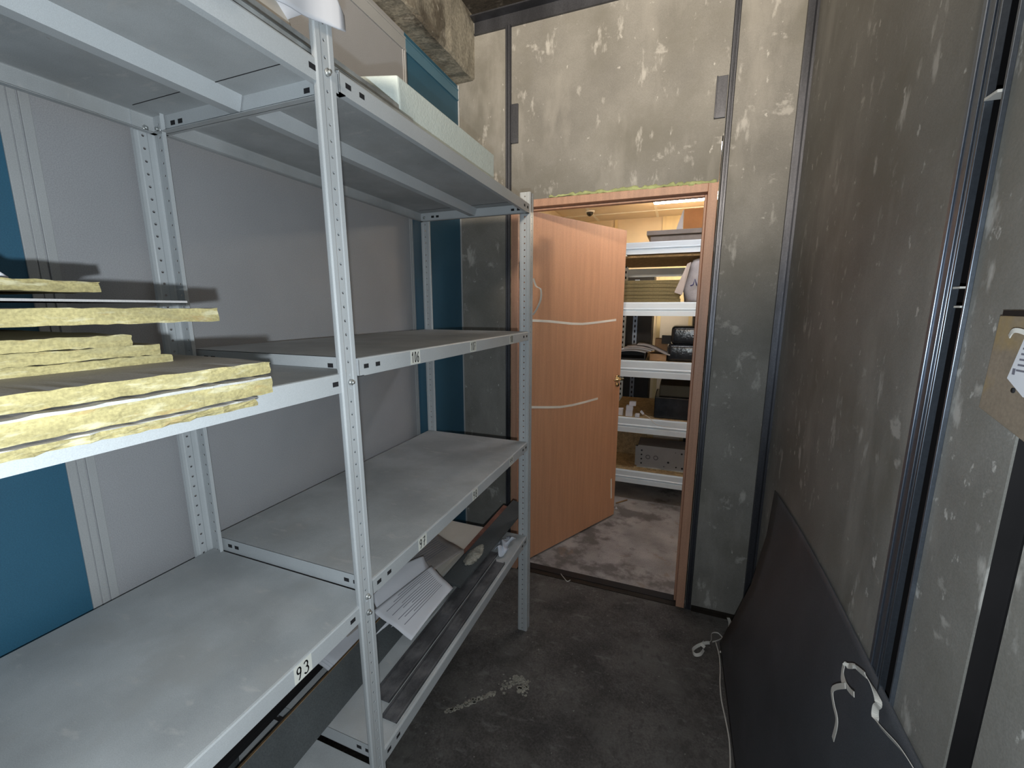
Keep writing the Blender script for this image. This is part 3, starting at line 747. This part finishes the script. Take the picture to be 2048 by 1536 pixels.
# strap end hanging beside the end post
s = MB().ribbon([(.563, -.430, 1.655), (.572, -.420, 1.625), (.590, -.41, 1.610), (.590, -.41, 1.57), (.575, -.415, 1.53), (.561, -.425, 1.505)], (.3, 1, 0), .012)
tag(build('packing_strap', s, STRAP), 'short white strap loop hanging on the end post in front of the door', 'strap')

# ================================================================ FAR ROOM CONTENTS
# ceiling lamp
lm = thing('ceiling_light', 'long bright ceiling light beyond the door', 'ceiling light', (1.3, 1.83, H2-.03))
build('housing', MB().box(.87, 1.95, 1.71, 1.95, H2-.012, H2-.0035), WHITEPL, lm, bevel=.002)
build('diffuser', MB().box(.88, 1.94, 1.725, 1.935, H2-.028, H2-.012), LAMPM, lm, bevel=.004)
lm = thing('ceiling_light', 'added unseen ceiling light of the far room, just inside above the door', 'ceiling light', (1.2, .62, H2-.03))  # added lamp, out of view, brightens rack beams and upper door
build('housing', MB().box(.80, 1.60, .52, .72, H2-.012, H2-.0035), WHITEPL, lm, bevel=.002)
build('diffuser', MB().box(.81, 1.59, .535, .705, H2-.028, H2-.012), LAMPC, lm, bevel=.004)
dc = thing('dome_camera', 'small dark dome camera on the cream ceiling', 'security camera', (.288, 2.086, H2))
build('mount', MB().tube([(.288, 2.086, H2-.003), (.288, 2.086, H2-.018)], .045, n=20), WHITEPL, dc)
build('dome', MB().tube([(.288, 2.086, H2-.018), (.288, 2.086, H2-.035), (.288, 2.086, H2-.048), (.288, 2.086, H2-.054)], [.032, .030, .018, .004], n=16), GLASSB, dc)

RX0, RX1, RY0, RY1 = .66, 1.95, 1.20, 2.00
rk = thing('storage_rack', 'pale metal storage rack with chipboard shelves beyond the door', 'storage rack', ((RX0+RX1)/2, (RY0+RY1)/2, 0))
for x, y in ((RX0, RY0), (RX1, RY0), (RX0, RY1), (RX1, RY1)):
    s = MB().box(x-.02, x+.02, y-.004+(0 if y == RY0 else 0), y+.03, 0, 2.05)
    z = .1
    while z < 2.0: s.box(x-.006, x+.006, y-.0045, y-.004, z, z+.022, 1); z += .05
    build('post', s, [RAILM, DARKHOLE], rk, bevel=.002)
def beam(y, z1, z0, sg):
    h = z1-z0; s = MB()
    y_ = y
    prof = [(0, z0), (-.022, z0), (-.022, z0+h*.34), (-.014, z0+h*.38), (-.014, z0+h*.42), (-.022, z0+h*.46), (-.022, z0+h*.50), (-.016, z0+h*.56), (-.016, z0+h*.92), (-.012, z1), (0, z1)]
    s.prism([(RX0+.021, y_+a*sg, b) for a, b in prof], (RX1-RX0-.042, 0, 0))
    return s
LV = [(.252, .150), (.688, .570), (1.139, 1.012), (1.577, 1.477), (2.007, 1.922)]
for z1, z0 in LV:
    build('front_beam', beam(RY0-.003, z1, z0, 1), RAILM, rk)
    build('back_beam', beam(RY1+.003, *((z1-.02, z0) if z1 < 1.9 else (1.888, 1.815)), -1), RAILM, rk)
    if z1 > 1.9: build('shelf_board', MB().box(RX0+.022, RX1-.022, RY0, RY1, 1.900, 1.914), CHIP, rk)
    build('side_beam', MB().box(RX0-.012, RX0+.012, RY0+.027, RY1-.003, z0+.01, z1-.02), RAILM, rk)
    build('side_beam', MB().box(RX1-.012, RX1+.012, RY0+.027, RY1-.003, z0+.01, z1-.02), RAILM, rk)
    build('shelf_board', MB().box(RX0+.022, RX1-.022, RY0+.0, RY1, z1-.016, z1-.001), CHIP, rk)
def simple(name, mb, mats, label, cat, group=None, bevel=.0): return tag(build(name, mb, mats, bevel=bevel), label, cat, group)
Z5, Z4, Z3, Z2, Z1 = [a[0] for a in LV]
# top shelf
s = MB().box(.90, 1.70, 1.24, 1.62, Z1+.001, Z1+.006)
simple('wrapped_board', MB().box(.905, 1.75, 1.30, 1.64, Z1+.0005, Z1+.058), PAPERG, 'grey panel with dark underside on top of the rack', 'panel', 'grey panels on the rack top', .008)
simple('wrapped_board', MB().box(.880, 1.75, 1.28, 1.64, Z1+.059, Z1+.092), PAPERG, 'upper grey panel carrying the orange carton', 'panel', 'grey panels on the rack top', .004)
s = MB().prism([(1.13, 1.38, Z1+.0925), (1.60, 1.38, Z1+.0925), (1.60, 1.60, Z1+.0925), (1.13, 1.60, Z1+.0925)], (0, 0, .155))
cb = thing('carton', 'orange cardboard carton in white wrap on top of the rack', 'carton', (1.35, 1.5, Z1+.0925))
build('body', s, CARDO, cb, bevel=.003)
build('white_wrap', MB().prism([(1.075, 1.40, Z1+.0925), (1.128, 1.385, Z1+.0925), (1.128, 1.385, Z1+.245), (1.122, 1.40, Z1+.245)], (0, .18, 0)), PAPER, cb)
# second shelf: fibreboards
for i in range(6):
    simple('fibreboard', MB().box(.70+.004*(i % 3), 1.146-.006*(i % 2), 1.225+.004*(i % 2), 1.60, Z2+.0005+i*.027, Z2+.0255+i*.027), HARDB,
           ['lowest brown fibreboard of the pile in the rack', 'second brown fibreboard from the bottom of the pile', 'third brown fibreboard from the bottom of the pile', 'fourth brown fibreboard from the bottom of the pile', 'second brown fibreboard from the top of the pile', 'topmost brown fibreboard of the pile in the rack'][i], 'board', 'fibreboards in the rack')
# bag with blue writing
def bag():
    s = MB(); n = 20; m_ = 12; vs = []; fs = []
    for j in range(m_+1):
        t = j/m_; z = Z2+.002+.30*t
        wx = .175*(1-.28*t*t)*(.86+.14*math.sin(t*3.1)); wy = .085*(1-.25*t)
        for i in range(n):
            a = 2*math.pi*i/n; ca, sa = math.cos(a), math.sin(a)
            e = lambda q: math.copysign(abs(q)**.55, q)
            k = 1+.035*math.sin(3*a+j*.9)+.02*math.sin(7*a-j)
            vs.append((1.325+wx*e(ca)*k, 1.285+wy*e(sa)*k, z+.004*math.sin(5*a+j)))
    for j in range(m_):
        for i in range(n): fs.append((j*n+i, j*n+(i+1) % n, (j+1)*n+(i+1) % n, (j+1)*n+i))
    s.add(vs, fs+[tuple(range(n))[::-1], tuple(range(m_*n, m_*n+n))], 0, True); return s
bg_ = thing('plastic_bag', 'bulging grey plastic bag with blue marker writing on the rack', 'bag', (1.325, 1.285, Z2))
BAG = bag()
build('bag_fold', MB().prism([(1.10, 1.22, Z2+.07), (1.155, 1.195, Z2+.05), (1.20, 1.193, Z2+.28), (1.175, 1.215, Z2+.27)], (0, .02, 0)), BAGSIDE, bg_)
def stroke(s, P, y, r=.004):
    s.tube([(a, y, b) for a, b in P], r, 1, n=5)
s = BAG; yy = 1.186; zz = Z2+.115
stroke(s, [(1.205, zz), (1.222, zz+.005), (1.232, zz+.045), (1.247, zz), ], yy)                        # Л
stroke(s, [(1.256, zz+.018), (1.274, zz+.022), (1.268, zz+.036), (1.256, zz+.024), (1.262, zz), (1.278, zz+.004)], yy)   # е
stroke(s, [(1.286, zz+.036), (1.288, zz+.018), (1.306, zz+.018)], yy); stroke(s, [(1.308, zz+.044), (1.306, zz-.016)], yy)  # ч
stroke(s, [(1.265, zz+.13), (1.275, zz+.105), (1.30, zz+.105), (1.305, zz+.125)], yy, .006)
stroke(s, [(1.252, zz+.066), (1.256, zz+.068)], yy, .003); stroke(s, [(1.276, zz+.062), (1.280, zz+.066)], yy, .003)
build('bag_body', s, [CLOTH, BLUEINK], bg_)
# third shelf
random.seed(9)
tr = simple('document_tray', MB().box(.70, .925, 1.215, 1.45, Z3+.0005, Z3+.012).box(.70, .71, 1.215, 1.45, Z3+.012, Z3+.055).box(.915, .925, 1.215, 1.45, Z3+.012, Z3+.055).box(.70, .925, 1.44, 1.45, Z3+.012, Z3+.055), BLACKB, 'black document tray holding papers on the rack', 'tray', None, .003)
for i in range(4):
    z = Z3+.058+.011*i
    def fn(u, v, z=z, i=i): return (.705+.22*u+.02*i, 1.22+.24*v-.01*i, z+.016*math.sin(u*3.0)-.004*u*i+.003*math.sin(v*6))
    simple('paper_sheaf', MB().grid(fn, 10, 10, .009), PAPER if i in (0, 2) else PAPERG, ['lowest sheaf of papers bulging over the black tray', 'second sheaf of crumpled papers over the tray', 'third sheaf of crumpled papers over the tray', 'top brownish sheaf of papers over the tray'][i], 'paper', 'papers on the rack')
def fn(u, v): return (.86+.24*u, 1.215+.16*v, Z3+.120-.060*u+.012*math.sin(u*5))
simple('paper_sheaf', MB().grid(fn, 10, 6, .010), PAPERG, 'greyish papers sloping down from tray towards the black parcel', 'paper', 'papers on the rack')
simple('small_carton', MB().box(.955, 1.075, 1.225, 1.35, Z3+.0005, Z3+.052), CARD, 'small brown carton between the tray and black parcel', 'carton', None, .002)
simple('small_carton', MB().box(.98, 1.075, 1.40, 1.52, Z3+.0005, Z3+.155), CARD, 'taller brown carton behind the papers', 'carton', None, .002)
simple('small_carton', MB().box(1.03, 1.10, 1.37, 1.395, Z3+.12, Z3+.185), BLACKB, 'small dark box with pale front behind the papers', 'carton', None, .002)
def parcel(x0, x1, y0, y1, z0, z1, label):
    s = MB().box(x0, x1, y0, y1, z0, z1)
    o = tag(build('wrapped_parcel', s, BLACKPL), label, 'parcel', 'black film wrapped parcels'); b = o.modifiers.new('b', 'BEVEL'); b.width = .028; b.segments = 5
    for p in o.data.polygons: p.use_smooth = True
    return o
parcel(1.08, 1.60, 1.215, 1.50, Z3+.0005, Z3+.128, 'glossy black wrapped parcel lying lowest on the rack shelf')
parcel(1.10, 1.60, 1.225, 1.50, Z3+.129, Z3+.262, 'black wrapped parcel stacked on another black parcel')
# fourth shelf
wb = [(.700, .775, 1.225, 0, .052, 'white box behind the door edge, leftmost on its shelf'), (.798, .850, 1.215, 0, .046, 'small white box at the bottom of the little pile'),
      (.800, .852, 1.222, .047, .035, 'small white box in the middle of the little pile'), (.822, .872, 1.232, .083, .032, 'small white box on top of the little pile'),
      (.872, .905, 1.207, 0, .022, 'tiny white box right of the little pile')]
for a, b, y, z, h, lb in wb: simple('white_box', MB().box(a, b, y, y+.05, Z4+.0005+z, Z4+.0005+z+h), WBOX, lb, 'box', 'small white boxes on the rack', .001)
ad = thing('power_adapter', 'white adapter with thin cable hanging over the shelf edge', 'adapter', (.93, 1.25, Z4))
build('adapter_body', MB().prism([(.905, 1.25, Z4+.036), (.928, 1.25, Z4+.012), (.938, 1.25, Z4+.024), (.915, 1.25, Z4+.048)], (0, .02, 0)), WBOX, ad)
build('cable', MB().tube(smooth_path([(.93, 1.25, Z4+.022), (.955, 1.22, Z4+.018), (.99, 1.185, Z4+.004), (1.02, 1.17, Z4-.022), (1.05, 1.166, Z4-.036), (1.14, 1.168, Z4-.045)], 5), .0018, n=6), STRAP, ad)
cs = thing('equipment_case', 'black case with dark olive lid on the rack', 'case', (1.3, 1.4, Z4))
build('case_body', MB().box(1.01, 1.60, 1.24, 1.60, Z4+.001, Z4+.17), BLACKPL, cs, bevel=.008)
build('case_lid', MB().box(1.04, 1.60, 1.26, 1.60, Z4+.171, Z4+.262), OLIVE, cs, bevel=.01)
# fifth shelf
am = thing('metal_chassis', 'grey perforated metal chassis standing on the lowest rack shelf', 'chassis', (1.2, 1.3, Z5))
yc = 1.27; z0 = Z5+.016
s = MB().box(.905, 1.55, yc, yc+.22, z0, z0+.178).box(.885, .905, yc+.004, yc+.03, z0+.004, z0+.165)
def disc(x, z, r, mi=1): s.tube([(x, yc-.0002, z), (x, yc-.0012, z)], r, mi, 10)
for k in range(4): disc(.935, z0+.028+.036*k, .0065)
for x, z, r in ((1.05+.09, z0+.058, .008), (1.235, z0+.14, .007), (1.19, z0+.145, .003), (1.32, z0+.14, .007), (1.37, z0+.1, .006), (1.20, z0+.026, .006), (1.245, z0+.022, .008), (1.11, z0+.02, .004)): disc(x, z, r)
for x in (.985, 1.045):
    s.tube([(x+.016*math.cos(a), yc-.001, z0+.085+.016*math.sin(a)) for a in [k*math.pi/6 for k in range(13)]], .0018, 1, 5)
s.box(1.31, 1.36, yc-.001, yc, z0+.020, z0+.036, 1)
build('chassis_body', s, [CHASSIS, DARKHOLE], am)
build('bottom_rail', MB().box(.90, 1.55, yc-.010, yc+.02, z0-.006, z0-.0005), GALV, am)
simple('packing_board', MB().box(.88, 1.60, 1.25, 1.58, Z5+.0005, Z5+.0095), CHIP, 'thin chipboard under the metal chassis', 'board')
simple('chipboard_panel', MB().box(.69, .95, 1.60, 1.615, Z5+.0005, Z5+.30), CHIP, 'brown chipboard panel standing at the back of the lowest rack shelf', 'board')
# behind the rack
simple('black_cabinet', MB().box(.10, .905, 2.20, 2.55, .0005, 1.845).box(.11, .50, 2.192, 2.20, .05, 1.80).box(.505, .90, 2.192, 2.20, .05, 1.80), BLACKB, 'tall black cabinet behind the storage rack', 'cabinet', None, .003)
s = MB().box(.735, .775, 2.12, 2.15, .0005, 1.80, 0)
z = .1
while z < 1.75: s.box(.748, .762, 2.119, 2.12, z, z+.025, 1); z += .05
tag(build('steel_post', s, [STEELB, DARKHOLE]), 'bluish perforated steel post standing before the black cabinet', 'post')
simple('stained_board', MB().box(.975, 1.235, 2.40, 2.42, .0005, 1.60), BEIGE, 'stained beige board standing behind the rack', 'board', None, .002)
simple('black_cabinet', MB().box(1.275, 1.95, 2.20, 2.55, .0005, 1.845).box(1.28, 1.94, 2.192, 2.20, 1.38, 1.385, 0), BLACKB, 'black cabinet behind the right part of the rack', 'cabinet', None, .003)
# bits on floor
simple('wood_stick', MB().tube([(.775, 1.075, .006), (.850, 1.165, .006)], .006, n=6), EDGEW, 'short wood stick on the floor by the open door', 'stick')
simple('crumb', MB().tube([(.785, .985, .0), (.79, .985, .010), (.795, .985, .004)], [.008, .010, .004], n=7), PAPER, 'white crumb on the floor by the door edge', 'crumb')
# dried plaster splash on near floor
def splat(pts, n, spread, label):
    s = MB()
    for i in range(n):
        t = random.random()*(len(pts)-1); k = int(t); t -= k
        x = pts[k][0]*(1-t)+pts[k+1][0]*t+random.gauss(0, spread); y = pts[k][1]*(1-t)+pts[k+1][1]*t+random.gauss(0, spread)
        q = random.uniform(.002, .007) if random.random() < .8 else random.uniform(.007, .012)
        m_ = 9; vs = [(x+q*(.6+.6*random.random())*math.cos(6.283*j/m_), y+q*(.5+.6*random.random())*math.sin(6.283*j/m_), 0) for j in range(m_)]
        s.add([(a_, b_, .0002) for a_, b_, _ in vs]+[(x+(a_-x)*.6, y+(b_-y)*.6, .0008+.0012*(q < .005)) for a_, b_, _ in vs],
              [(j, (j+1) % m_, m_+(j+1) % m_, m_+j) for j in range(m_)]+[tuple(range(m_, 2*m_))])
    return simple('plaster_splash', s, PLASTER, label, 'plaster')
splat([(.565, -.775), (.60, -.745), (.62, -.715), (.655, -.745), (.645, -.775)], 150, .011, 'crumbs of dried plaster on the floor beside the shelving')
splat([(.405, -.960), (.46, -.905), (.50, -.865), (.545, -.815)], 150, .0045, 'streak of dried plaster on the floor nearer the bottom shelf')
simple('cable_tie', MB().ribbon([(.60, .02, .012), (.625, -.01, .014), (.65, -.03, .010), (.665, -.015, .012)], (0, 0, 1), .006), STRAP, 'small pale scrap lying on the door threshold', 'scrap')
